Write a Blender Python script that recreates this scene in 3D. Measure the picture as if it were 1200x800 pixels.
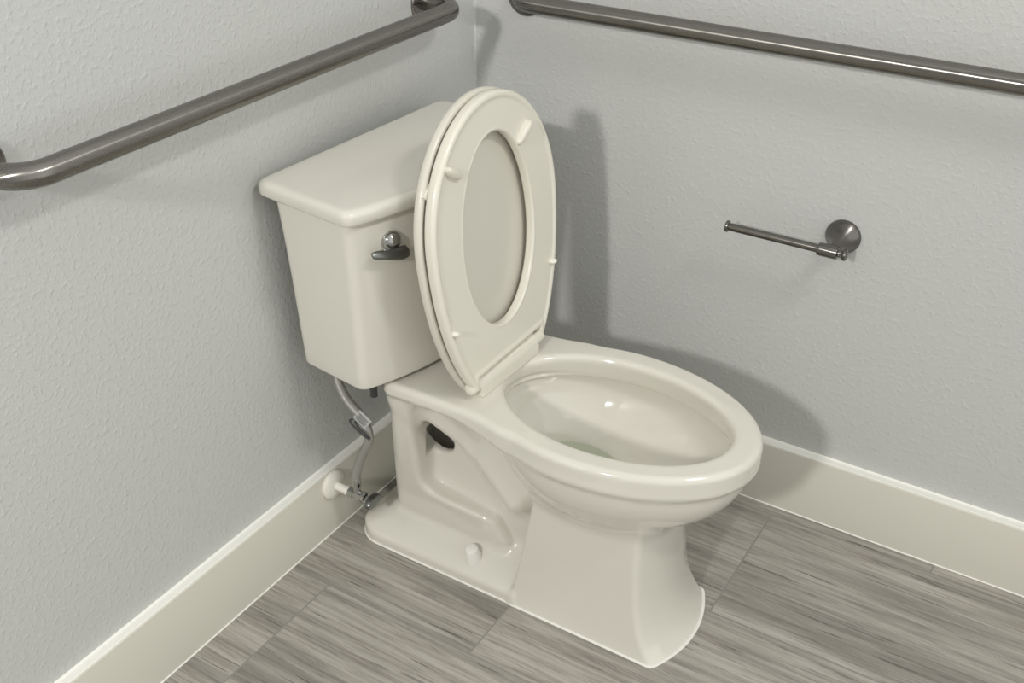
import bpy, bmesh, math
import numpy as np
from mathutils import Vector, Matrix

for o in list(bpy.data.objects):
    bpy.data.objects.remove(o, do_unlink=True)
scn = bpy.context.scene
col = scn.collection

# ------------------------------------------------------------------ camera
cam_d = bpy.data.cameras.new('camera')
cam = bpy.data.objects.new('camera', cam_d)
col.objects.link(cam)
YAW, PITCH, ROLL, FPX = 2.1250, -0.5508, 0.0042, 1288.25
fw = Vector((math.cos(PITCH)*math.cos(YAW), math.cos(PITCH)*math.sin(YAW), math.sin(PITCH)))
rt = fw.cross(Vector((0, 0, 1))).normalized()
up = rt.cross(fw)
rt2 = math.cos(ROLL)*rt + math.sin(ROLL)*up
up2 = -math.sin(ROLL)*rt + math.cos(ROLL)*up
cam.matrix_world = Matrix(((rt2.x, up2.x, -fw.x, 1.1534), (rt2.y, up2.y, -fw.y, -1.7251),
                           (rt2.z, up2.z, -fw.z, 1.4153), (0, 0, 0, 1)))
cam_d.sensor_fit = 'HORIZONTAL'
cam_d.sensor_width = 36.0
cam_d.lens = 36.0*FPX/1200.0
cam_d.clip_start = 0.02
scn.camera = cam

# ------------------------------------------------------------------ light
scn.view_settings.view_transform = 'Standard'
scn.view_settings.look = 'None'
scn.view_settings.gamma = 1.0
scn.view_settings.exposure = 0.04
world = bpy.data.worlds.new('world')
scn.world = world
world.use_nodes = True
wn = world.node_tree
bg = wn.nodes['Background']
bg.inputs[0].default_value = (0.99, 1.0, 0.965, 1)
wtc = wn.nodes.new('ShaderNodeTexCoord')
wdot = wn.nodes.new('ShaderNodeVectorMath'); wdot.operation = 'DOT_PRODUCT'
wdot.inputs[1].default_value = (0.44, 0.44, 0.0)
wmul = wn.nodes.new('ShaderNodeMath'); wmul.operation = 'ADD'
wmul.inputs[1].default_value = 0.77
wn.links.new(wtc.outputs['Generated'], wdot.inputs[0])
wn.links.new(wdot.outputs['Value'], wmul.inputs[0])
wcl = wn.nodes.new('ShaderNodeMath'); wcl.operation = 'MAXIMUM'; wcl.inputs[1].default_value = 0.2
wn.links.new(wmul.outputs[0], wcl.inputs[0])
wn.links.new(wcl.outputs[0], bg.inputs[1])


def area(name, loc, target, sx, sy, power, colr):
    d = bpy.data.lights.new(name, 'AREA')
    d.shape = 'RECTANGLE'
    d.size, d.size_y = sx, sy
    d.energy = power
    d.color = colr
    o = bpy.data.objects.new(name, d)
    col.objects.link(o)
    o.location = loc
    o.rotation_euler = (Vector(target)-Vector(loc)).to_track_quat('-Z', 'Y').to_euler()
    return o


area('far_ceiling_light', (0.70, -4.0, 2.40), (0.6, -0.3, 0.4), 0.22, 0.22, 56, (1.0, 0.985, 0.94))
area('near_ceiling_light', (1.85, -0.85, 2.42), (0.4, -0.5, 0.3), 0.42, 0.12, 12, (1.0, 0.985, 0.94))


# ------------------------------------------------------------------ materials
def new_mat(name):
    m = bpy.data.materials.new(name)
    m.use_nodes = True
    return m, m.node_tree, m.node_tree.nodes['Principled BSDF']


def simple(name, colr, rough, metal=0.0, coat=0.0, spec=0.5):
    m, nt, b = new_mat(name)
    b.inputs['Base Color'].default_value = (*colr, 1)
    b.inputs['Roughness'].default_value = rough
    b.inputs['Metallic'].default_value = metal
    b.inputs['Coat Weight'].default_value = coat
    b.inputs['Coat Roughness'].default_value = 0.04
    b.inputs['Specular IOR Level'].default_value = spec
    return m


def N(nt, t, **kw):
    n = nt.nodes.new(t)
    for k, v in kw.items():
        setattr(n, k, v)
    return n


def wall_material():
    m, nt, b = new_mat('orange_peel_paint')
    tc = N(nt, 'ShaderNodeTexCoord')
    n1 = N(nt, 'ShaderNodeTexNoise'); n1.inputs['Scale'].default_value = 120; n1.inputs['Detail'].default_value = 3
    n2 = N(nt, 'ShaderNodeTexNoise'); n2.inputs['Scale'].default_value = 260; n2.inputs['Detail'].default_value = 2
    n3 = N(nt, 'ShaderNodeTexNoise'); n3.inputs['Scale'].default_value = 2.2; n3.inputs['Detail'].default_value = 1
    for n in (n1, n2, n3):
        nt.links.new(tc.outputs['Object'], n.inputs['Vector'])
    r1 = N(nt, 'ShaderNodeMapRange'); r1.inputs[1].default_value = 0.50; r1.inputs[2].default_value = 0.72
    nt.links.new(n1.outputs['Fac'], r1.inputs[0])
    ad = N(nt, 'ShaderNodeMath', operation='MULTIPLY_ADD'); ad.inputs[1].default_value = 0.45
    nt.links.new(n2.outputs['Fac'], ad.inputs[0]); nt.links.new(r1.outputs[0], ad.inputs[2])
    bp = N(nt, 'ShaderNodeBump'); bp.inputs['Strength'].default_value = 0.44; bp.inputs['Distance'].default_value = 0.0013
    nt.links.new(ad.outputs[0], bp.inputs['Height']); nt.links.new(bp.outputs[0], b.inputs['Normal'])
    mx = N(nt, 'ShaderNodeMix', data_type='RGBA')
    mx.inputs[6].default_value = (0.550, 0.560, 0.552, 1); mx.inputs[7].default_value = (0.570, 0.572, 0.550, 1)
    nt.links.new(n3.outputs['Fac'], mx.inputs[0]); nt.links.new(mx.outputs[2], b.inputs['Base Color'])
    b.inputs['Roughness'].default_value = 0.55
    b.inputs['Specular IOR Level'].default_value = 0.3
    return m


def floor_material():
    m, nt, b = new_mat('wood_look_tile')
    L = nt.links.new
    tc = N(nt, 'ShaderNodeTexCoord')
    mp = N(nt, 'ShaderNodeMapping')
    # rows of 12x24 in tiles laid along x, half-bond
    mp.inputs['Location'].default_value = (-0.409+6.1+0.305, 0.655+6.1, 0)
    L(tc.outputs['Object'], mp.inputs['Vector'])
    br = N(nt, 'ShaderNodeTexBrick')
    br.offset = 0.5; br.offset_frequency = 2; br.squash = 1.0
    br.inputs['Scale'].default_value = 1.0
    br.inputs['Brick Width'].default_value = 0.61
    br.inputs['Row Height'].default_value = 0.305
    br.inputs['Mortar Size'].default_value = 0.0017
    br.inputs['Mortar Smooth'].default_value = 0.2
    br.inputs['Bias'].default_value = 0.0
    br.inputs['Color1'].default_value = (0, 0, 0, 1); br.inputs['Color2'].default_value = (1, 1, 1, 1)
    br.inputs['Mortar'].default_value = (0.5, 0.5, 0.5, 1)
    L(mp.outputs[0], br.inputs['Vector'])
    rnd = N(nt, 'ShaderNodeSeparateColor'); L(br.outputs['Color'], rnd.inputs[0])
    # per-tile shift of the grain
    cmb = N(nt, 'ShaderNodeCombineXYZ')
    mul = N(nt, 'ShaderNodeMath', operation='MULTIPLY'); mul.inputs[1].default_value = 7.3
    L(rnd.outputs[0], mul.inputs[0]); L(mul.outputs[0], cmb.inputs[0]); L(mul.outputs[0], cmb.inputs[2])
    va = N(nt, 'ShaderNodeVectorMath', operation='ADD'); L(tc.outputs['Object'], va.inputs[0]); L(cmb.outputs[0], va.inputs[1])

    def streak(sx, sy, det, rough, dist):
        mm = N(nt, 'ShaderNodeMapping'); mm.inputs['Scale'].default_value = (sx, sy, 3.0)
        L(va.outputs[0], mm.inputs['Vector'])
        n = N(nt, 'ShaderNodeTexNoise'); n.inputs['Scale'].default_value = 1.0
        n.inputs['Detail'].default_value = det; n.inputs['Roughness'].default_value = rough
        n.inputs['Distortion'].default_value = dist
        L(mm.outputs[0], n.inputs['Vector'])
        return n.outputs['Fac']
    s1 = streak(4.5, 110, 5, 0.62, 0.5)
    s2 = streak(13, 330, 4, 0.65, 0.4)
    s3 = streak(1.8, 30, 3, 0.5, 0.3)
    s4 = streak(7.0, 190, 3, 0.55, 0.6)
    a1 = N(nt, 'ShaderNodeMath', operation='MULTIPLY_ADD'); a1.inputs[1].default_value = 0.55
    L(s2, a1.inputs[0]); L(s1, a1.inputs[2])
    a2 = N(nt, 'ShaderNodeMath', operation='MULTIPLY_ADD'); a2.inputs[1].default_value = 0.5
    L(s3, a2.inputs[0]); L(a1.outputs[0], a2.inputs[2])
    mr = N(nt, 'ShaderNodeMapRange'); mr.inputs[1].default_value = 0.76; mr.inputs[2].default_value = 1.28
    L(a2.outputs[0], mr.inputs[0])
    cr = N(nt, 'ShaderNodeValToRGB')
    e = cr.color_ramp.elements
    e[0].position = 0.0; e[0].color = (0.215, 0.203, 0.185, 1)
    e[1].position = 1.0; e[1].color = (0.480, 0.458, 0.418, 1)
    x = e.new(0.35); x.color = (0.312, 0.292, 0.258, 1)
    x = e.new(0.62); x.color = (0.388, 0.366, 0.326, 1)
    L(mr.outputs[0], cr.inputs[0])
    # thin dark grain lines
    dk = N(nt, 'ShaderNodeMapRange'); dk.inputs[1].default_value = 0.30; dk.inputs[2].default_value = 0.40
    dk.inputs[3].default_value = 0.45; dk.inputs[4].default_value = 1.0
    L(s4, dk.inputs[0])
    mxd = N(nt, 'ShaderNodeMix', data_type='RGBA', blend_type='MULTIPLY'); mxd.inputs[0].default_value = 1
    L(cr.outputs[0], mxd.inputs[6]); L(dk.outputs[0], mxd.inputs[7])
    s5 = streak(1.1, 17, 2, 0.5, 0.4)
    bk = N(nt, 'ShaderNodeMapRange'); bk.inputs[1].default_value = 0.32; bk.inputs[2].default_value = 0.50
    bk.inputs[3].default_value = 0.70; bk.inputs[4].default_value = 1.0
    L(s5, bk.inputs[0])
    mxb = N(nt, 'ShaderNodeMix', data_type='RGBA', blend_type='MULTIPLY'); mxb.inputs[0].default_value = 1
    L(mxd.outputs[2], mxb.inputs[6]); L(bk.outputs[0], mxb.inputs[7])
    mxd = mxb
    mxm = N(nt, 'ShaderNodeMix', data_type='RGBA')
    L(br.outputs['Fac'], mxm.inputs[0]); L(mxd.outputs[2], mxm.inputs[6])
    mxm.inputs[7].default_value = (0.26, 0.25, 0.23, 1)
    L(mxm.outputs[2], b.inputs['Base Color'])
    b.inputs['Roughness'].default_value = 0.42
    b.inputs['Specular IOR Level'].default_value = 0.4
    inv = N(nt, 'ShaderNodeMath', operation='MULTIPLY_ADD'); inv.inputs[1].default_value = -2.0
    L(br.outputs['Fac'], inv.inputs[0]); L(s2, inv.inputs[2])
    bp = N(nt, 'ShaderNodeBump'); bp.inputs['Strength'].default_value = 0.25; bp.inputs['Distance'].default_value = 0.0008
    L(inv.outputs[0], bp.inputs['Height']); L(bp.outputs[0], b.inputs['Normal'])
    return m


def brushed(name, base, rough, lengthwise, tangent=None):
    m, nt, b = new_mat(name)
    tc = N(nt, 'ShaderNodeTexCoord')
    mp = N(nt, 'ShaderNodeMapping'); mp.inputs['Scale'].default_value = lengthwise
    n = N(nt, 'ShaderNodeTexNoise'); n.inputs['Scale'].default_value = 1; n.inputs['Detail'].default_value = 3
    nt.links.new(tc.outputs['Object'], mp.inputs[0]); nt.links.new(mp.outputs[0], n.inputs['Vector'])
    r = N(nt, 'ShaderNodeMapRange'); r.inputs[3].default_value = rough-0.06; r.inputs[4].default_value = rough+0.08
    nt.links.new(n.outputs['Fac'], r.inputs[0]); nt.links.new(r.outputs[0], b.inputs['Roughness'])
    b.inputs['Base Color'].default_value = (*base, 1)
    b.inputs['Metallic'].default_value = 1
    if tangent:
        tg_ = N(nt, 'ShaderNodeTangent'); tg_.direction_type = 'RADIAL'; tg_.axis = tangent
        nt.links.new(tg_.outputs[0], b.inputs['Tangent'])
        b.inputs['Anisotropic'].default_value = 0.85
        b.inputs['Anisotropic Rotation'].default_value = 0.25
    return m


def braid_material():
    m, nt, b = new_mat('braided_steel')
    tc = N(nt, 'ShaderNodeTexCoord')
    w = N(nt, 'ShaderNodeTexWave'); w.inputs['Scale'].default_value = 160; w.bands_direction = 'Z'
    w.inputs['Distortion'].default_value = 1.5
    nt.links.new(tc.outputs['Object'], w.inputs['Vector'])
    bp = N(nt, 'ShaderNodeBump'); bp.inputs['Strength'].default_value = 0.5; bp.inputs['Distance'].default_value = 0.001
    nt.links.new(w.outputs['Fac'], bp.inputs['Height']); nt.links.new(bp.outputs[0], b.inputs['Normal'])
    b.inputs['Base Color'].default_value = (0.44, 0.43, 0.41, 1)
    b.inputs['Metallic'].default_value = 0.7; b.inputs['Roughness'].default_value = 0.42
    return m


M_WALL = wall_material()
M_FLOOR = floor_material()
M_TRIM = simple('trim_paint', (0.665, 0.645, 0.57), 0.35)
M_CAULK = simple('white_caulk', (0.86, 0.85, 0.80), 0.5)
M_PORC = simple('porcelain', (0.700, 0.675, 0.608), 0.10, coat=0.6)
M_PLAST = simple('seat_plastic', (0.745, 0.716, 0.63), 0.26, coat=0.2)
M_CHROME = simple('chrome', (0.48, 0.48, 0.47), 0.10, metal=1)
M_LEVER = simple('satin_metal', (0.22, 0.225, 0.22), 0.32, metal=1)
M_BARY = brushed('brushed_steel_y', (0.24, 0.228, 0.21), 0.27, (900, 14, 900), 'Y')
M_BARX = brushed('brushed_steel_x', (0.24, 0.228, 0.21), 0.27, (14, 900, 900), 'X')
M_NICKEL = brushed('brushed_nickel', (0.19, 0.18, 0.167), 0.24, (40, 400, 400))
M_ARM = brushed('brushed_nickel_arm', (0.22, 0.21, 0.195), 0.25, (14, 900, 900), 'X')
M_BRAID = braid_material()
M_LID = simple('lid_plastic', (0.66, 0.635, 0.56), 0.28, coat=0.15)
M_WHITE = simple('white_plastic', (0.80, 0.78, 0.71), 0.35)
M_DARK = simple('dark_rubber', (0.035, 0.035, 0.035), 0.5)
M_TAG = simple('paper_tag', (0.44, 0.44, 0.43), 0.5)
M_INK = simple('tag_ink', (0.10, 0.10, 0.10), 0.6)


def water_material():
    m, nt, b = new_mat('still_water')
    tr = N(nt, 'ShaderNodeBsdfTransparent'); tr.inputs[0].default_value = (0.94, 0.965, 0.935, 1)
    gl = N(nt, 'ShaderNodeBsdfGlossy'); gl.inputs['Roughness'].default_value = 0.02
    fr = N(nt, 'ShaderNodeFresnel'); fr.inputs['IOR'].default_value = 1.33
    mx = N(nt, 'ShaderNodeMixShader')
    ge = N(nt, 'ShaderNodeNewGeometry')
    ft = N(nt, 'ShaderNodeMath', operation='SUBTRACT'); ft.inputs[0].default_value = 1.0
    fm = N(nt, 'ShaderNodeMath', operation='MULTIPLY')
    nt.links.new(ge.outputs['Backfacing'], ft.inputs[1]); nt.links.new(ft.outputs[0], fm.inputs[0])
    nt.links.new(fr.outputs[0], fm.inputs[1]); nt.links.new(fm.outputs[0], mx.inputs[0]); nt.links.new(tr.outputs[0], mx.inputs[1]); nt.links.new(gl.outputs[0], mx.inputs[2])
    nt.links.new(mx.outputs[0], nt.nodes['Material Output'].inputs['Surface'])
    return m


M_WATER = water_material()


# ------------------------------------------------------------------ helpers
def link(name, me, mat, parent=None, mats=None):
    o = bpy.data.objects.new(name, me)
    col.objects.link(o)
    for m_ in (mats or [mat]):
        me.materials.append(m_)
    if parent is not None:
        o.parent = parent
    return o


def obj(name, bm, mat, parent=None, smooth=True, mats=None, angle=40):
    bmesh.ops.recalc_face_normals(bm, faces=bm.faces)
    me = bpy.data.meshes.new(name)
    if smooth:
        for f in bm.faces:
            f.smooth = True
        for e in bm.edges:
            if len(e.link_faces) == 2 and e.calc_face_angle(0) > math.radians(angle):
                e.smooth = False
    bm.to_mesh(me)
    bm.free()
    return link(name, me, mat, parent, mats)


def thing(name, loc, label, cat, rz=0.0):
    o = bpy.data.objects.new(name, None)
    o.empty_display_size = 0.05
    col.objects.link(o)
    o.location = loc
    o.rotation_euler = (0, 0, rz)
    o['label'] = label
    o['category'] = cat
    return o


def structure(o):
    o['kind'] = 'structure'
    return o


def box(bm, lo, hi, bevel=0.0, seg=2):
    vs = [bm.verts.new((x, y, z)) for x in (lo[0], hi[0]) for y in (lo[1], hi[1]) for z in (lo[2], hi[2])]
    fs = [(0, 1, 3, 2), (4, 6, 7, 5), (0, 4, 5, 1), (2, 3, 7, 6), (0, 2, 6, 4), (1, 5, 7, 3)]
    faces = [bm.faces.new([vs[i] for i in f]) for f in fs]
    if bevel:
        es = set(e for f in faces for e in f.edges)
        bmesh.ops.bevel(bm, geom=list(es), offset=bevel, segments=seg, affect='EDGES', profile=0.5)


def prism(bm, pts, axis, a, b):
    """extrude a 2D outline along an axis (pts are the two other coordinates in order)"""
    def mk(p, t):
        q = list(p)
        q.insert(axis, t)
        return bm.verts.new(q)
    A = [mk(p, a) for p in pts]
    B = [mk(p, b) for p in pts]
    n = len(pts)
    for i in range(n):
        bm.faces.new([A[i], A[(i+1) % n], B[(i+1) % n], B[i]])
    bm.faces.new(A)
    bm.faces.new(B)


def rings(bm, rs, cap=True, closed=True):
    R = [[bm.verts.new(p) for p in r] for r in rs]
    n = len(R[0])
    for a, b in zip(R[:-1], R[1:]):
        for i in range(n if closed else n-1):
            bm.faces.new([a[i], a[(i+1) % n], b[(i+1) % n], b[i]])
    if cap:
        bm.faces.new(R[0])
        bm.faces.new(R[-1])
    return R


def frame_of(d):
    d = Vector(d).normalized()
    a = Vector((0, 0, 1)) if abs(d.z) < 0.9 else Vector((1, 0, 0))
    u = d.cross(a).normalized()
    return u, d.cross(u)


def lathe(bm, origin, axis, prof, n=40):
    """prof: list of (distance along axis, radius)"""
    o = Vector(origin)
    d = Vector(axis).normalized()
    u, v = frame_of(d)
    rings(bm, [[o+d*t+(u*math.cos(2*math.pi*i/n)+v*math.sin(2*math.pi*i/n))*max(r, 1e-5) for i in range(n)] for t, r in prof])


def tube(bm, pts, r, n=24):
    P = [Vector(p) for p in pts]
    d0 = (P[1]-P[0]).normalized()
    u, v = frame_of(d0)
    rs = []
    for i, p in enumerate(P):
        if i == 0:
            d = P[1]-P[0]
        elif i == len(P)-1:
            d = P[-1]-P[-2]
        else:
            d = (P[i+1]-P[i]).normalized()+(P[i]-P[i-1]).normalized()
        d.normalize()
        u = (u-d*u.dot(d)).normalized()
        v = d.cross(u)
        rr = r[i] if isinstance(r, (list, tuple)) else r
        rs.append([p+(u*math.cos(2*math.pi*k/n)+v*math.sin(2*math.pi*k/n))*rr for k in range(n)])
    rings(bm, rs)


def catmull(pts, m=8):
    P = [Vector(p) for p in pts]
    P = [P[0]*2-P[1]]+P+[P[-1]*2-P[-2]]
    out = []
    for i in range(1, len(P)-2):
        for k in range(m):
            t = k/m
            a, b, c, d = P[i-1], P[i], P[i+1], P[i+2]
            out.append(0.5*((2*b)+(c-a)*t+(2*a-5*b+4*c-d)*t*t+(3*b-a-3*c+d)*t**3))
    out.append(P[-2])
    return out


# ---- implicit surfaces (for the cast porcelain and moulded seat): surface nets on a grid
def surface_net(f, lo, hi, h):
    ax = [np.arange(lo[i], hi[i]+h, h) for i in range(3)]
    X, Y, Z = np.meshgrid(*ax, indexing='ij')
    V = f(X, Y, Z).astype(np.float64)
    S = V < 0
    nx, ny, nz = V.shape
    cs = np.zeros((nx-1, ny-1, nz-1), int)
    for i in (0, 1):
        for j in (0, 1):
            for k in (0, 1):
                cs += S[i:nx-1+i, j:ny-1+j, k:nz-1+k]
    act = (cs > 0) & (cs < 8)
    idx = np.full(act.shape, -1, int)
    ci = np.argwhere(act)
    idx[act] = np.arange(len(ci))
    acc = np.zeros((len(ci), 3))
    cnt = np.zeros(len(ci))
    cor = [(i, j, k) for i in (0, 1) for j in (0, 1) for k in (0, 1)]
    for a in cor:
        for b in cor:
            if sum(abs(a[t]-b[t]) for t in range(3)) == 1 and a < b:
                va = V[ci[:, 0]+a[0], ci[:, 1]+a[1], ci[:, 2]+a[2]]
                vb = V[ci[:, 0]+b[0], ci[:, 1]+b[1], ci[:, 2]+b[2]]
                m_ = (va < 0) != (vb < 0)
                t = np.where(m_, va/np.where(m_, va-vb, 1), 0)
                for q in range(3):
                    acc[:, q] += np.where(m_, a[q]+t*(b[q]-a[q]), 0)
                cnt += m_
    P = (ci+acc/cnt[:, None])*h+np.array([a[0] for a in ax])
    eps = h*0.35

    def grad(P, eps=eps):
        g = np.zeros_like(P)
        for q in range(3):
            d = np.zeros(3); d[q] = eps
            A, B = P+d, P-d
            g[:, q] = (f(A[:, 0], A[:, 1], A[:, 2])-f(B[:, 0], B[:, 1], B[:, 2]))/(2*eps)
        return g
    P0 = P.copy()
    for it in range(3):
        g = grad(P)
        v = f(P[:, 0], P[:, 1], P[:, 2])
        st = -(v/np.maximum((g*g).sum(1), 0.05))[:, None]*g
        P = P+np.clip(st, -h*0.5, h*0.5)
        P = P0+np.clip(P-P0, -h*0.8, h*0.8)
    quads = []
    for q in range(3):
        o1, o2 = (q+1) % 3, (q+2) % 3
        sl0 = [slice(None)]*3; sl1 = [slice(None)]*3
        sl0[q] = slice(0, V.shape[q]-1); sl1[q] = slice(1, V.shape[q])
        e = S[tuple(sl0)] != S[tuple(sl1)]
        fl = S[tuple(sl0)]
        w = np.argwhere(e)
        w = w[(w[:, o1] > 0) & (w[:, o2] > 0) & (w[:, o1] < V.shape[o1]-1) & (w[:, o2] < V.shape[o2]-1)]
        s = fl[w[:, 0], w[:, 1], w[:, 2]]

        def at(d1, d2):
            t = w.copy()
            t[:, o1] -= d1; t[:, o2] -= d2
            return idx[t[:, 0], t[:, 1], t[:, 2]]
        a, b, c, d = at(1, 1), at(0, 1), at(0, 0), at(1, 0)
        Q = np.stack([a, b, c, d], 1)
        Q[~s] = Q[~s][:, ::-1]
        quads.append(Q)
    Q = np.concatenate(quads)
    Q = Q[(Q >= 0).all(1)]
    g = grad(P, h*0.9)
    nrm = g/np.maximum(np.linalg.norm(g, axis=1), 1e-9)[:, None]
    return P, Q, nrm


def field_obj(name, f, lo, hi, h, mat, parent):
    P, Q, nrm = surface_net(f, lo, hi, h)
    me = bpy.data.meshes.new(name)
    me.from_pydata(P.tolist(), [], Q.tolist())
    me.polygons.foreach_set('use_smooth', np.ones(len(Q), bool))
    me.update()
    me.normals_split_custom_set_from_vertices(nrm.tolist())
    return link(name, me, mat, parent)


def smin(a, b, k):
    h = np.maximum(k-np.abs(a-b), 0)/k
    return np.minimum(a, b)-h*h*k*0.25


def smax(a, b, k):
    return -smin(-a, -b, k)


def egg(x, y, xc, af, ab, b):
    a = np.where(x > xc, af, ab)
    dx = (x-xc)
    k0 = np.sqrt((dx/a)**2+(y/b)**2)
    k1 = np.sqrt((dx/(a*a))**2+(y/(b*b))**2)
    return k0*(k0-1)/np.maximum(k1, 1e-6)


def ellipsoid(x, y, z, xc, zc, af, ab, b, c):
    a = np.where(x > xc, af, ab)
    ex, ey, ez = (x-xc)/a, y/b, (z-zc)/c
    k0 = np.sqrt(ex**2+ey**2+ez**2)
    k1 = np.sqrt((ex/a)**2+(ey/b)**2+(ez/c)**2)
    return k0*(k0-1)/np.maximum(k1, 1e-6)


def box2(x, y, cx, cy, hx, hy, r):
    qx = np.abs(x-cx)-hx+r
    qy = np.abs(y-cy)-hy+r
    return np.hypot(np.maximum(qx, 0), np.maximum(qy, 0))+np.minimum(np.maximum(qx, qy), 0)-r


def extr(d2, z, z0, z1, r):
    qx = d2+r
    qz = np.abs(z-(z0+z1)/2)-(z1-z0)/2+r
    return np.hypot(np.maximum(qx, 0), np.maximum(qz, 0))+np.minimum(np.maximum(qx, qz), 0)-r


def capsule(px, py, pz, a, b, ra, rb):
    ba = np.array(b)-np.array(a)
    t = ((px-a[0])*ba[0]+(py-a[1])*ba[1]+(pz-a[2])*ba[2])/(ba@ba)
    t = np.clip(t, 0, 1)
    return np.sqrt((px-a[0]-t*ba[0])**2+(py-a[1]-t*ba[1])**2+(pz-a[2]-t*ba[2])**2)-(ra+(rb-ra)*t)


# ------------------------------------------------------------------ the room
BH, BT = 0.1397, 0.0185
bm = bmesh.new(); box(bm, (-0.10, -3.6, -0.02), (0.0, 0.10, 2.5))
structure(obj('wall_left', bm, M_WALL, smooth=False))
bm = bmesh.new(); box(bm, (0.0, 0.0, -0.02), (3.4, 0.10, 2.5))
structure(obj('wall_right', bm, M_WALL, smooth=False))
bm = bmesh.new(); box(bm, (0.0, -3.6, -0.05), (3.4, 0.0, 0.0))
structure(obj('floor', bm, M_FLOOR, smooth=False))


def base_profile(sgn):
    # profile in (distance from wall, z): eased top edge
    e = 0.0025
    return [(0.0, 0.0), (BT, 0.0), (BT, BH-e), (BT-0.3*e, BH-0.3*e), (BT-e, BH), (0.0, BH)]


bm = bmesh.new()
prism(bm, [(d, z) for d, z in base_profile(1)], 1, -3.6, -BT)
structure(obj('baseboard_left', bm, M_TRIM, angle=60))
bm = bmesh.new()
A = [bm.verts.new((0.0, -d, z)) for d, z in base_profile(1)]
B = [bm.verts.new((3.4, -d, z)) for d, z in base_profile(1)]
for i in range(6):
    bm.faces.new([A[i], A[(i+1) % 6], B[(i+1) % 6], B[i]])
bm.faces.new(A); bm.faces.new(B)
structure(obj('baseboard_right', bm, M_TRIM, angle=60))
# caulk beads: corner of the walls, foot and top of the baseboards
bm = bmesh.new(); prism(bm, [(0, 0), (0.0035, 0), (0.0011, -0.0011), (0, -0.0035)], 2, BH, 2.5)
structure(obj('trim_1', bm, M_WALL, smooth=False))
bm = bmesh.new(); prism(bm, [(BT, 0), (BT+0.0018, 0), (BT+0.0013, 0.0013), (BT, 0.0018)], 1, -3.6, -BT)
structure(obj('trim_2', bm, M_CAULK, smooth=False))
bm = bmesh.new(); prism(bm, [(-BT, 0), (-BT-0.0018, 0), (-BT-0.0013, 0.0013), (-BT, 0.0018)], 0, BT, 3.4)
structure(obj('trim_3', bm, M_CAULK, smooth=False))

bm = bmesh.new(); prism(bm, [(0, BH), (BT-0.0026, BH), (BT-0.0036, BH+0.0010), (0.003, BH+0.0012), (0, BH+0.0040)], 1, -3.6, -BT)
structure(obj('trim_4', bm, M_CAULK, smooth=False))
bm = bmesh.new(); prism(bm, [(0, BH), (-BT+0.0026, BH), (-BT+0.0036, BH+0.0010), (-0.003, BH+0.0012), (0, BH+0.0040)], 0, 0.0, 3.4)
structure(obj('trim_5', bm, M_CAULK, smooth=False))

# ------------------------------------------------------------------ the toilet
TY = -0.415
toilet = thing('toilet', (0, TY, 0),
               'white two-piece toilet with raised seat, its tank against the left wall', 'toilet', 0.0)


def rim_outline(x, y):
    e = egg(x, y-0.001, 0.525, 0.252, 0.225, 0.168)
    d = box2(x, y, 0.297, -0.002, 0.125, 0.139, 0.018)
    return smin(e, d, 0.045)


def base_footprint(x, y, z):
    """column and foot at height z"""
    s = np.sqrt(y*y+1e-6)
    fl = np.exp(-np.maximum(z, 0)/0.055)
    w = 0.097+0.0115*fl
    xf = 0.660+0.052*fl
    c = smax(s-w, x-(xf-2.5*y*y), 0.009)
    c = smax(c, (0.402+0.17*z)-x, 0.006)
    return c


def foot_field(x, y, z):
    s = np.sqrt(y*y+1e-6)
    d2 = box2(x, y, 0.255, 0.0, 0.200, 0.107, 0.055)
    d2 = np.where(x > 0.25, np.maximum(s-0.107, x-0.412), d2)
    top = ((z-0.022)*0.048-(0.107-s)*0.044)/0.0651
    topx = ((z-0.026)*0.062-(x-0.056)*0.046)/0.0772
    f = smax(d2, smax(top, topx, 0.02), 0.006)
    return smax(f, z-0.115, 0.02)


def interior_field(x, y, z):
    zs = z-0.22*np.maximum(x-0.46, 0)*np.clip((0.376-z)/0.128, 0, 1)
    ins = smin(ellipsoid(x, y, zs, 0.528, 0.376, 0.220, 0.190, 0.148, 0.128),
               smax(egg(x, y, 0.455, 0.082, 0.062, 0.056)+0.35*np.maximum(0.26-z, 0), 0.205-z, 0.03), 0.03)
    ins = np.maximum(ins, z-0.368)
    return ins


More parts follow.
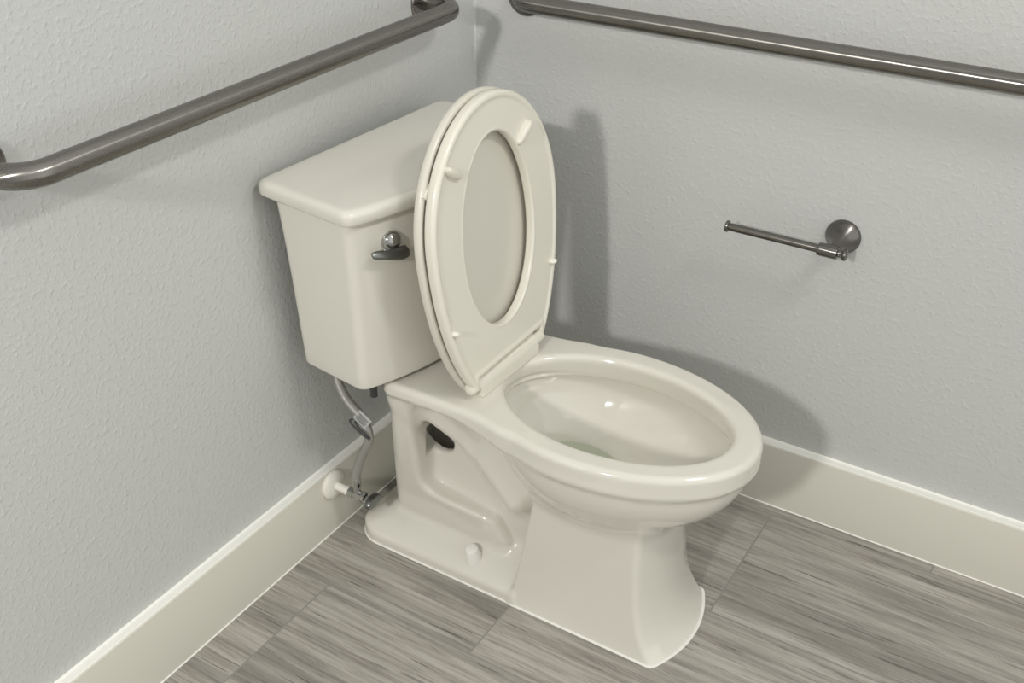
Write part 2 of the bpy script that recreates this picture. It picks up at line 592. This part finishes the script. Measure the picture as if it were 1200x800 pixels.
def body_field(x, y, z):
    s = np.sqrt(y*y+1e-6)
    # rim and tank shelf
    zl = 0.366+0.018*np.clip((0.43-x)/0.12, 0, 1)
    rim = extr(rim_outline(x, y), z, zl, 0.412, 0.011)
    # bowl underside
    bowl = ellipsoid(x, y, z, 0.52, 0.372, 0.246, 0.186, 0.162, 0.152)
    bowl = smax(bowl, z-0.38, 0.01)
    body = smin(rim, bowl, 0.010)
    # front column
    c = smax(base_footprint(x, y, z), z-0.33, 0.01)
    body = smin(body, c, 0.028)
    # rear housing wall, widening to the shelf
    tz = np.clip((z-0.07)/0.31, 0, 1)
    wz = 0.060+0.071*tz*np.clip((0.42-x)/0.16, 0, 1)
    xr = 0.116+0.054*tz
    xe = 0.374-0.6*np.clip(z-0.085, 0, 0.06)
    w = smax(smax(s-wz, xr-x, 0.030), x-xe, 0.022)
    w = smax(w, z-0.390, 0.01)
    # recess of the trapway side
    rx = smax(np.maximum(0.196+0.020*tz-x, x-0.50), np.maximum(0.153-0.14*(x-0.2)-z, z-0.374), 0.034)
    rec = smax(rx, 0.039-s, 0.018)
    w = smax(w, -rec, 0.012)
    # link between housing and column
    lk = smax(np.maximum(s-0.039, np.abs(x-0.325)-0.135), z-0.37, 0.02)
    w = smin(w, lk, 0.008)
    # trapway tube, showing as a diagonal rib on the side
    t1 = capsule(x, s*0.60, z, (0.185, 0.034, 0.374), (0.300, 0.018, 0.272), 0.034, 0.022)
    t2 = capsule(x, s*0.60, z, (0.300, 0.018, 0.272), (0.385, 0.008, 0.190), 0.022, 0.036)
    w = smin(w, smin(t1, t2, 0.012), 0.024)
    # opening through the housing, under the rib, into the hollow casting
    dx, dz = x-0.210, z-0.251
    ca, sa = math.cos(math.radians(-30)), math.sin(math.radians(-30))
    hu, hv = dx*ca+dz*sa, -dx*sa+dz*ca
    hole = np.maximum(egg(hu, hv, 0.0, 0.038, 0.038, 0.027), s-0.062)
    cav = np.maximum(np.maximum(np.abs(x-0.240)-0.085, s-0.027), np.abs(z-0.205)-0.100)
    w = smax(w, -np.minimum(hole, cav), 0.010)
    body = smin(body, w, 0.011)
    body = smin(body, foot_field(x, y, z), 0.010)
    # bowl interior
    op = egg(x, y, 0.530, 0.199, 0.184, 0.124)
    flare = 0.10*np.clip(0.41-z, 0, 0.06)
    throat = smax(op-flare, 0.355-z, 0.006)
    body = smax(body, -throat, 0.014)
    ins = interior_field(x, y, z)
    body = smax(body, -ins, 0.006)
    return np.maximum(body, -z)


bowl_o = field_obj('bowl', body_field, (0.02, -0.205, -0.007), (0.81, 0.205, 0.428), 0.0026, M_PORC, toilet)


def caulk_field(x, y, z):
    f = np.minimum(base_footprint(x, y, 0.0), foot_field(x, y, 0.012))
    d = smax(f-0.0024, -(f+0.004), 0.002)
    return smax(smax(d, z-0.0036, 0.002), -z, 0.001)


field_obj('caulk_bead', caulk_field, (0.02, -0.135, -0.003), (0.75, 0.135, 0.009), 0.0016, M_CAULK, toilet)

# bolt caps on the foot
for s in (-1, 1):
    bm = bmesh.new()
    o = Vector((0.314, s*0.083, 0.049))
    lathe(bm, o, (0, s*0.25, 1), [(-0.012, 0.0150), (0.004, 0.0150), (0.008, 0.0135), (0.019, 0.0125), (0.023, 0.0108), (0.0245, 0.007), (0.025, 0)], 28)
    obj('bolt_cap', bm, M_CAULK, toilet)


# ---- tank: lofted rings with a bowed front
def tank_ring(z, xb, xfc, hw, bow, inset=0.0, r=0.018, n=10, flare=0.0):
    """plan outline: straight back, bowed front, rounded corners; xfc is the front corner depth"""
    hb = hw-inset-flare
    hf = hw-inset
    xb_, xf_ = xb+inset, xfc-inset
    pts = []
    base = [(xb_, -hb), (xb_, hb), (xf_, hf)]
    m_ = 24
    fr = []
    for i in range(m_+1):
        t = 1-2*i/m_
        fr.append((xf_+bow*(1-t*t), hf*t))
    poly = [(xb_, -hb), (xb_, hb)]+fr      # fr starts at +hf, ends at -hf
    # round the four corners
    corners = {0, 1, 2, len(poly)-1}
    for i, p in enumerate(poly):
        if i in corners:
            a = Vector(poly[i-1]); b = Vector(p); c = Vector(poly[(i+1) % len(poly)])
            rr = r if i in (0, 1) else r*0.8
            da, dc = (a-b), (c-b)
            la, lc = da.length, dc.length
            da.normalize(); dc.normalize()
            q0 = b+da*min(rr, la*0.9)
            q1 = b+dc*min(rr, lc*0.9 if lc > rr else rr)
            for k in range(n+1):
                t = k/n
                pts.append(q0*(1-t)**2+b*2*t*(1-t)+q1*t*t)
        else:
            v = Vector(p)
            pts.append(v)
    # drop front samples swallowed by the corner rounding
    out = []
    for p in pts:
        out.append((p[0], p[1], z))
    return out


def clean_ring(ring, hf, r):
    return ring


TANK_RZ = math.radians(-3.3)


def tank_xf(bm):
    m_ = Matrix.Translation((0.0005, 0.023, 0)) @ Matrix.Rotation(TANK_RZ, 4, 'Z')
    bmesh.ops.transform(bm, matrix=m_, verts=bm.verts)


def plan_offset(zs, P):
    """rings from a list of (z, inset) with P(z) giving xb, xfc, hw, bow, flare"""
    out = []
    for z, ins in zs:
        xb, xf, hw, bow, fla = P(z)
        out.append(tank_ring(z, xb, xf, hw, bow, ins, flare=fla))
    return out


T0, T1 = 0.4185, 0.732


def tank_P(z):
    t = (z-T0)/(T1-T0)
    return (0.050-0.004*t, 0.193+0.013*t, 0.206+0.017*t+0.005*t**4, 0.044+0.001*t, 0.010)


bm = bmesh.new()
prof = [(T0, 0.010)]+[(T0+0.008*(1-math.cos(a)), 0.010*(1-math.sin(a))) for a in (0.4, 0.8, 1.2, math.pi/2)]
prof += [(T0+(T1-T0)*t, 0) for t in (0.1, 0.25, 0.4, 0.55, 0.7, 0.8, 0.88, 0.94, 1.0)]
rings(bm, plan_offset(prof, tank_P))
tank_xf(bm)
obj('tank', bm, M_PORC, toilet, angle=75)

L0, L1 = 0.7275, 0.7535


def lid_P(z):
    return (0.021, 0.219, 0.239, 0.044, 0.012)


bm = bmesh.new()
prof = [(L0, 0.006), (L0+0.002, 0.002), (L0+0.005, 0.0)]
prof += [(L1-0.0105, 0.0)]
prof += [(L1-0.010+0.010*math.sin(a), 0.011*(1-math.cos(a))) for a in (0.25, 0.5, 0.75, 1.0, 1.25, 1.5)]
prof += [(L1+0.0003, 0.014)]
rings(bm, plan_offset(prof, lid_P))
tank_xf(bm)
obj('tank_lid', bm, M_PORC, toilet, angle=75)

# flush lever on the tank front, left of centre
lev = bmesh.new()
tm = Matrix.Translation((0.0005, 0.023, 0)) @ Matrix.Rotation(TANK_RZ, 4, 'Z')
ly, lz = -0.156, 0.682
bow_t = ly/0.222
lx = 0.204+0.045*(1-bow_t*bow_t)
nrm = Vector((1, 2*0.045*ly/0.222**2, 0)).normalized()
hub = tm @ Vector((lx, ly, lz))
nrm = (tm.to_3x3() @ nrm).normalized()
lathe(lev, hub-nrm*0.006, nrm, [(0, 0.0165), (0.008, 0.0165), (0.012, 0.0155), (0.017, 0.0115), (0.020, 0.006), (0.021, 0)], 36)
root = obj('flush_lever', lev, M_CHROME, toilet)
side = Vector((0, 0, 1)).cross(nrm).normalized()     # +y-ish
bm = bmesh.new()
prof = []
for t, hw, th, dz, out in ((-0.021, 0.004, 0.004, -0.0165, 0.015), (-0.018, 0.0085, 0.006, -0.0170, 0.016), (-0.006, 0.0095, 0.0065, -0.0165, 0.018),
                           (0.010, 0.0080, 0.006, -0.0130, 0.019), (0.026, 0.0068, 0.005, -0.0090, 0.019), (0.038, 0.0060, 0.004, -0.0065, 0.0185), (0.044, 0.0040, 0.003, -0.0055, 0.018)):
    c = hub-side*t+Vector((0, 0, dz))+nrm*out
    ring = []
    for k in range(16):
        a = 2*math.pi*k/16
        ring.append(c+Vector((0, 0, 1))*hw*math.sin(a)+nrm*(th*math.cos(a)+0.35*hw*math.sin(a)*-1))
    prof.append(ring)
rings(bm, prof)
obj('lever_arm', bm, M_LEVER, root)

# tank bolts under the tank and fill valve shank
for s in (-1, 1):
    bm = bmesh.new()
    lathe(bm, (0.156, s*0.137, 0.428), (0, 0, -1), [(0, 0.008), (0.010, 0.008), (0.011, 0.006), (0.056, 0.006), (0.057, 0)], 16)
    obj('tank_bolt', bm, M_DARK, toilet)

# ---- seat and lid, swung up and leaning back on the tank
TILT = math.radians(5.3)
seat_m = Matrix.Translation((0.346, -0.002, 0.424)) @ Matrix(((-math.sin(TILT), 0, math.cos(TILT), 0), (0, 1, 0, 0), (math.cos(TILT), 0, math.sin(TILT), 0), (0, 0, 0, 1)))
# local axes: x' = up along the seat, y' = across, z' = towards the bowl (the seat's underside)


def seat_outline(u, v):
    e = egg(u, v, 0.262, 0.199, 0.318, 0.175)
    return smax(smax(e, 0.001-u, 0.010), -np.maximum(u-0.025, np.abs(v)-0.094), 0.006)


def seat_field(u, v, w):
    d = seat_outline(u, v)
    hole = egg(u, v, 0.235, 0.166, 0.150, 0.098)
    ring2 = smax(d, -hole, 0.004)
    f = extr(ring2, w, -0.019, 0.0, 0.0065)
    # underside dished between a raised outer edge and the opening
    dish = smax(d+0.011, -(w+0.0022), 0.004)
    dish = smax(dish, -(hole-0.004), 0.004)
    return smax(f, -dish, 0.004)


seat_o = field_obj('seat', seat_field, (0.0, -0.20, -0.026), (0.49, 0.20, 0.008), 0.0022, M_PLAST, toilet)
seat_o.matrix_local = seat_m


def lid_field(u, v, w):
    d = egg(u, v, 0.262, 0.201, 0.318, 0.177)
    d = smax(d, -0.008-u, 0.010)
    f = extr(d, w, -0.037, -0.0220, 0.006)
    dish = smax(d+0.012, -(w+0.0255), 0.006)
    return smax(f, -dish, 0.006)


lid_o = field_obj('seat_lid', lid_field, (-0.02, -0.20, -0.048), (0.49, 0.20, -0.018), 0.0025, M_LID, toilet)
lid_o.matrix_local = seat_m


def bumper(u, v, ang, big):
    bm = bmesh.new()
    L, W, H = (0.046, 0.0140, 0.0130) if big else (0.013, 0.0085, 0.011)
    rs = []
    n = 20
    for t, k in ((0, 1.0), (0.55, 0.97), (0.85, 0.85), (1.0, 0.55)):
        ring = []
        for i in range(n):
            a = 2*math.pi*i/n
            cu = math.copysign(abs(math.cos(a))**0.8, math.cos(a))*L/2*k
            cv = math.sin(a)*W/2*k
            # wedge: taller at the outer end
            hgt = H*t*(0.85-0.5*cu/L if big else 1.0)
            ring.append((cu, cv, -0.003+hgt))
        rs.append(ring)
    rings(bm, rs)
    m_ = Matrix.Translation((u, v, 0)) @ Matrix.Rotation(ang, 4, 'Z')
    bmesh.ops.transform(bm, matrix=m_, verts=bm.verts)
    obj('bumper', bm, M_WHITE if not big else M_PLAST, seat_o)


bumper(0.376, -0.110, math.radians(125), True)
bumper(0.376, 0.084, math.radians(-130), True)
bumper(0.134, -0.148, math.radians(-80), False)
bumper(0.130, 0.144, math.radians(80), False)
# pads between the seat and the lid
for u, v in ((0.36, -0.143), (0.36, 0.143)):
    bm = bmesh.new()
    ca = math.radians(-56 if v < 0 else 56)
    box(bm, (-0.016, -0.004, -0.0235), (0.016, 0.004, -0.0180), 0.0015)
    bmesh.ops.transform(bm, matrix=Matrix.Translation((u, v, 0)) @ Matrix.Rotation(-ca+math.pi/2*0, 4, 'Z'), verts=bm.verts)
    obj('lid_pad', bm, M_PLAST, seat_o)

# hinge: base cover bar along the back of the rim with knuckles
bm = bmesh.new()
prism(bm, [(0.312, 0.411), (0.350, 0.411), (0.349, 0.428), (0.346, 0.441), (0.339, 0.446), (0.328, 0.446), (0.316, 0.436)], 1, -0.083, 0.083)
bmesh.ops.bevel(bm, geom=list(bm.edges), offset=0.0018, segments=2, affect='EDGES')
HM = Matrix.Translation((0.34, -0.010, 0)) @ Matrix.Rotation(math.radians(-2.2), 4, 'Z') @ Matrix.Translation((-0.34, 0, 0))
bmesh.ops.transform(bm, matrix=HM, verts=bm.verts)
hin = obj('hinge', bm, M_PLAST, toilet, angle=50)
for s in (-1, 1):
    bm = bmesh.new()
    y0 = s*0.083
    lathe(bm, (0.337, y0-s*0.004, 0.434), (0, s, 0), [(0, 0.0105), (0.020, 0.0105), (0.024, 0.0095), (0.0265, 0.006), (0.027, 0)], 28)
    bmesh.ops.transform(bm, matrix=HM, verts=bm.verts)
    obj('hinge_knuckle', bm, M_PLAST, hin)

# ---- water in the bowl
bm = bmesh.new()
WZ = 0.264
ring = []
for i in range(64):
    a = 2*math.pi*i/64
    ca, sa = math.cos(a), math.sin(a)
    lo_, hi_ = 0.0, 0.2
    for _ in range(30):                      # where the bowl wall meets the water level
        mid = (lo_+hi_)/2
        if float(interior_field(np.float64(0.455+ca*mid), np.float64(sa*mid), np.float64(WZ))) < -0.0002:
            lo_ = mid
        else:
            hi_ = mid
    ring.append((0.455+ca*lo_, sa*lo_))
rings(bm, [[(0.455+(x-0.455)*0.94, y*0.94, WZ-0.004) for x, y in ring], [(x, y, WZ) for x, y in ring]])
wat = obj('toilet_water', bm, M_WATER)
wat.matrix_world = Matrix.Translation((0, TY, 0))
wat['label'] = 'shallow pool of clear water at the bottom of the toilet bowl'
wat['category'] = 'water'


# ------------------------------------------------------------------ grab bars
def grab_bar(name, label, axis, z, off, a, b, mat, fr=0.0385):
    """axis 'y': along the left wall, 'x': along the right wall; a, b = end posts along the wall"""
    root = thing(name, ((0, (a+b)/2, z) if axis == 'y' else ((a+b)/2, 0, z)), label, 'grab bar')
    c0 = Vector(root.location)

    def W(s, d):
        p = Vector((d, s, z)) if axis == 'y' else Vector((s, -d, z))
        return p-c0
    R = 0.045
    lo, hi = min(a, b), max(a, b)
    pts = [W(lo, 0.002), W(lo, off-R)]
    for k in range(1, 13):
        t = k/12*math.pi/2
        pts.append(W(lo+R*(1-math.cos(t)), off-R+R*math.sin(t)))
    pts += [W(lo+(hi-lo)*q, off) for q in (0.3, 0.5, 0.7)]
    for k in range(0, 13):
        t = k/12*math.pi/2
        pts.append(W(hi-R+R*math.sin(t), off-R+R*math.cos(t)))
    pts += [W(hi, 0.002)]
    bm = bmesh.new()
    tube(bm, pts, 0.0160, 32)
    obj('tube', bm, mat, root)
    for s in (lo, hi):
        bm = bmesh.new()
        d = W(s, 1)-W(s, 0)
        lathe(bm, W(s, 0), d, [(0, fr), (0.002, fr), (0.0045, fr-0.001), (0.0065, fr-0.004), (0.0075, fr-0.012), (0.008, 0.017), (0.008, 0.0)], 48)
        obj('flange', bm, mat, root)
    return root


grab_bar('grab_bar', 'brushed steel grab bar on the left wall above the toilet tank', 'y', 0.9175, 0.076, -1.043, -0.157, M_BARY)
grab_bar('grab_bar', 'brushed steel grab bar on the right wall above the paper holder', 'x', 0.9115, 0.0505, 0.113, 1.18, M_BARX)

# ------------------------------------------------------------------ paper holder
ph = thing('toilet_paper_holder', (0.745, 0, 0.594), 'empty brushed nickel single-arm toilet paper holder on the right wall', 'toilet paper holder')
bm = bmesh.new()
lathe(bm, (0, 0, 0), (0.0, -1, -0.05), [(-0.004, 0.0305), (0.003, 0.0305), (0.005, 0.0295), (0.010, 0.0255), (0.020, 0.0180), (0.030, 0.0125), (0.040, 0.0095), (0.052, 0.0085), (0.056, 0.007)], 48)
obj('wall_post', bm, M_NICKEL, ph)
bm = bmesh.new()
yb, zb = -0.057, -0.005
lathe(bm, (-0.188, yb, zb), (1, 0, 0), [(0, 0.0), (0.0005, 0.0095), (0.003, 0.0105), (0.005, 0.0100), (0.0065, 0.0065), (0.0085, 0.0065), (0.0100, 0.0072), (0.155, 0.0072), (0.172, 0.0072)], 32)
obj('arm', bm, M_ARM, ph)
bm = bmesh.new()
lathe(bm, (-0.024, yb, zb), (1, 0, 0), [(0, 0.0072), (0.0002, 0.0100), (0.001, 0.0108), (0.0045, 0.0112), (0.030, 0.0112), (0.0335, 0.0105), (0.035, 0.0065), (0.0405, 0.0060), (0.0420, 0.0085), (0.0445, 0.0102), (0.0475, 0.0100), (0.049, 0.0080), (0.0495, 0)], 32)
obj('hub', bm, M_ARM, ph)

# ------------------------------------------------------------------ shut-off valve and supply hose
VY, VZ = -0.529, 0.110
valve = thing('shutoff_valve', (BT, VY, VZ), 'small chrome water shutoff valve on the left baseboard behind the toilet', 'valve')
bm = bmesh.new()
lathe(bm, (0, 0, 0), (1, 0, 0), [(0, 0.0285), (0.003, 0.0295), (0.007, 0.0285), (0.010, 0.024), (0.012, 0.017), (0.0125, 0.0085), (0.0125, 0)], 44)
e1 = obj('escutcheon', bm, M_WHITE, valve); e1['label'] = 'white round escutcheon'
bm = bmesh.new()
lathe(bm, (0.010, 0, 0), (1, 0, 0), [(0, 0.0085), (0.024, 0.0085), (0.0245, 0.0095), (0.034, 0.0095), (0.035, 0.0075)], 28)
o = obj('pipe_stub', bm, M_WHITE, valve); o['label'] = 'white pipe stub'
bm = bmesh.new()
lathe(bm, (0.042, 0, 0), (1, 0, 0), [(0, 0.0085), (0.001, 0.0115), (0.012, 0.0115), (0.013, 0.0095), (0.030, 0.0095), (0.031, 0.0105), (0.038, 0.0105), (0.039, 0.0055), (0.052, 0.0050)], 8)
lathe(bm, (0.060, 0, 0.004), (0, 0, 1), [(0, 0.0070), (0.016, 0.0070), (0.017, 0.0085), (0.024, 0.0085), (0.025, 0.0055)], 24)
obj('valve_body', bm, M_CHROME, valve, angle=30)
bm = bmesh.new()
n = 32
rs = []
for tx, k in ((0.090, 0.75), (0.091, 0.95), (0.094, 1.0), (0.099, 1.0), (0.102, 0.93), (0.103, 0.7)):
    rs.append([(tx, (0.021*math.cos(2*math.pi*i/n))*k, 0.012*math.sin(2*math.pi*i/n)*k) for i in range(n)])
rings(bm, rs)
hd = obj('handle', bm, M_LEVER, valve)

HX, HY = BT+0.060, VY
hose = thing('supply_hose', (HX, HY, VZ+0.028), 'braided steel supply hose rising from the shutoff valve to the tank', 'hose')
c0 = Vector(hose.location)
hp = [Vector(p)-c0 for p in ((HX, HY, VZ+0.030), (HX+0.002, HY, VZ+0.050), (HX+0.018, HY, 0.205), (HX+0.041, HY-0.002, 0.258), (HX+0.031, HY-0.006, 0.300),
                              (HX+0.008, HY-0.014, 0.335), (HX-0.004, HY-0.018, 0.368), (HX-0.006, HY-0.018, 0.395), (HX-0.006, HY-0.018, 0.415))]
bm = bmesh.new()
tube(bm, catmull(hp, 8), 0.0082, 18)
hz = obj('braided_tube', bm, M_BRAID, hose)
bm = bmesh.new()
lathe(bm, (0, 0, 0.0), (0, 0, 1), [(0, 0.0085), (0.010, 0.0085), (0.011, 0.0075), (0.022, 0.0078), (0.023, 0.007)], 12)
obj('compression_nut', bm, M_CHROME, hose)
bm = bmesh.new()
tp = Vector((HX-0.006, HY-0.018, 0.4180))-c0
lathe(bm, tp, (0, 0, -1), [(0, 0.0135), (0.016, 0.0130), (0.017, 0.0100), (0.024, 0.0090)], 12)
obj('coupling_nut', bm, M_LEVER, hose)
# care tag wrapped round the hose: two leaves and a fold
tagc = Vector(hp[4])
bm = bmesh.new()
cdir = Vector((0.53, -0.85, 0)).normalized()        # towards the viewer
sdir = Vector((0.795, 0.057, -0.602)).normalized()      # along the tag
udir = cdir.cross(sdir).normalized()
if udir.z < 0:
    udir = -udir
o0 = tagc+cdir*0.010+udir*0.004


def leaf(bm, c, hs, hu, th):
    vs = []
    for d in (0, th):
        for a, b_ in ((-hs, -hu), (hs, -hu), (hs, hu), (-hs, hu)):
            vs.append(bm.verts.new(c+sdir*a+udir*b_+cdir*d))
    for f in ((0, 1, 2, 3), (4, 5, 6, 7), (0, 1, 5, 4), (1, 2, 6, 5), (2, 3, 7, 6), (3, 0, 4, 7)):
        bm.faces.new([vs[i] for i in f])


leaf(bm, o0, 0.0145, 0.0105, 0.0006)
tg = obj('tag', bm, M_TAG, hose, smooth=False)
tg['label'] = 'grey printed paper tag'
bm = bmesh.new()
for k, wd in ((-0.0065, 0.010), (-0.003, 0.0115), (0.0005, 0.0085), (0.004, 0.011)):
    leaf(bm, o0+udir*k+cdir*0.0007, wd, 0.0009, 0.0002)
obj('tag_print', bm, M_INK, tg, smooth=False)
bm = bmesh.new()
rv, uv = Vector((0.85, 0.526, 0.0)), Vector((-0.275, 0.445, 0.851))
for offs in (((-0.017, -0.002), (-0.022, -0.006), (-0.010, -0.020), (0.001, -0.030), (0.013, -0.038)),
             ((-0.014, -0.006), (-0.006, -0.018), (0.003, -0.026), (0.014, -0.036))):
    pts = [o0+rv*a_+uv*b_-cdir*0.004 for a_, b_ in offs]
    tube(bm, catmull(pts, 6), 0.0019, 8)
obj('tag_strap', bm, M_DARK, hose)
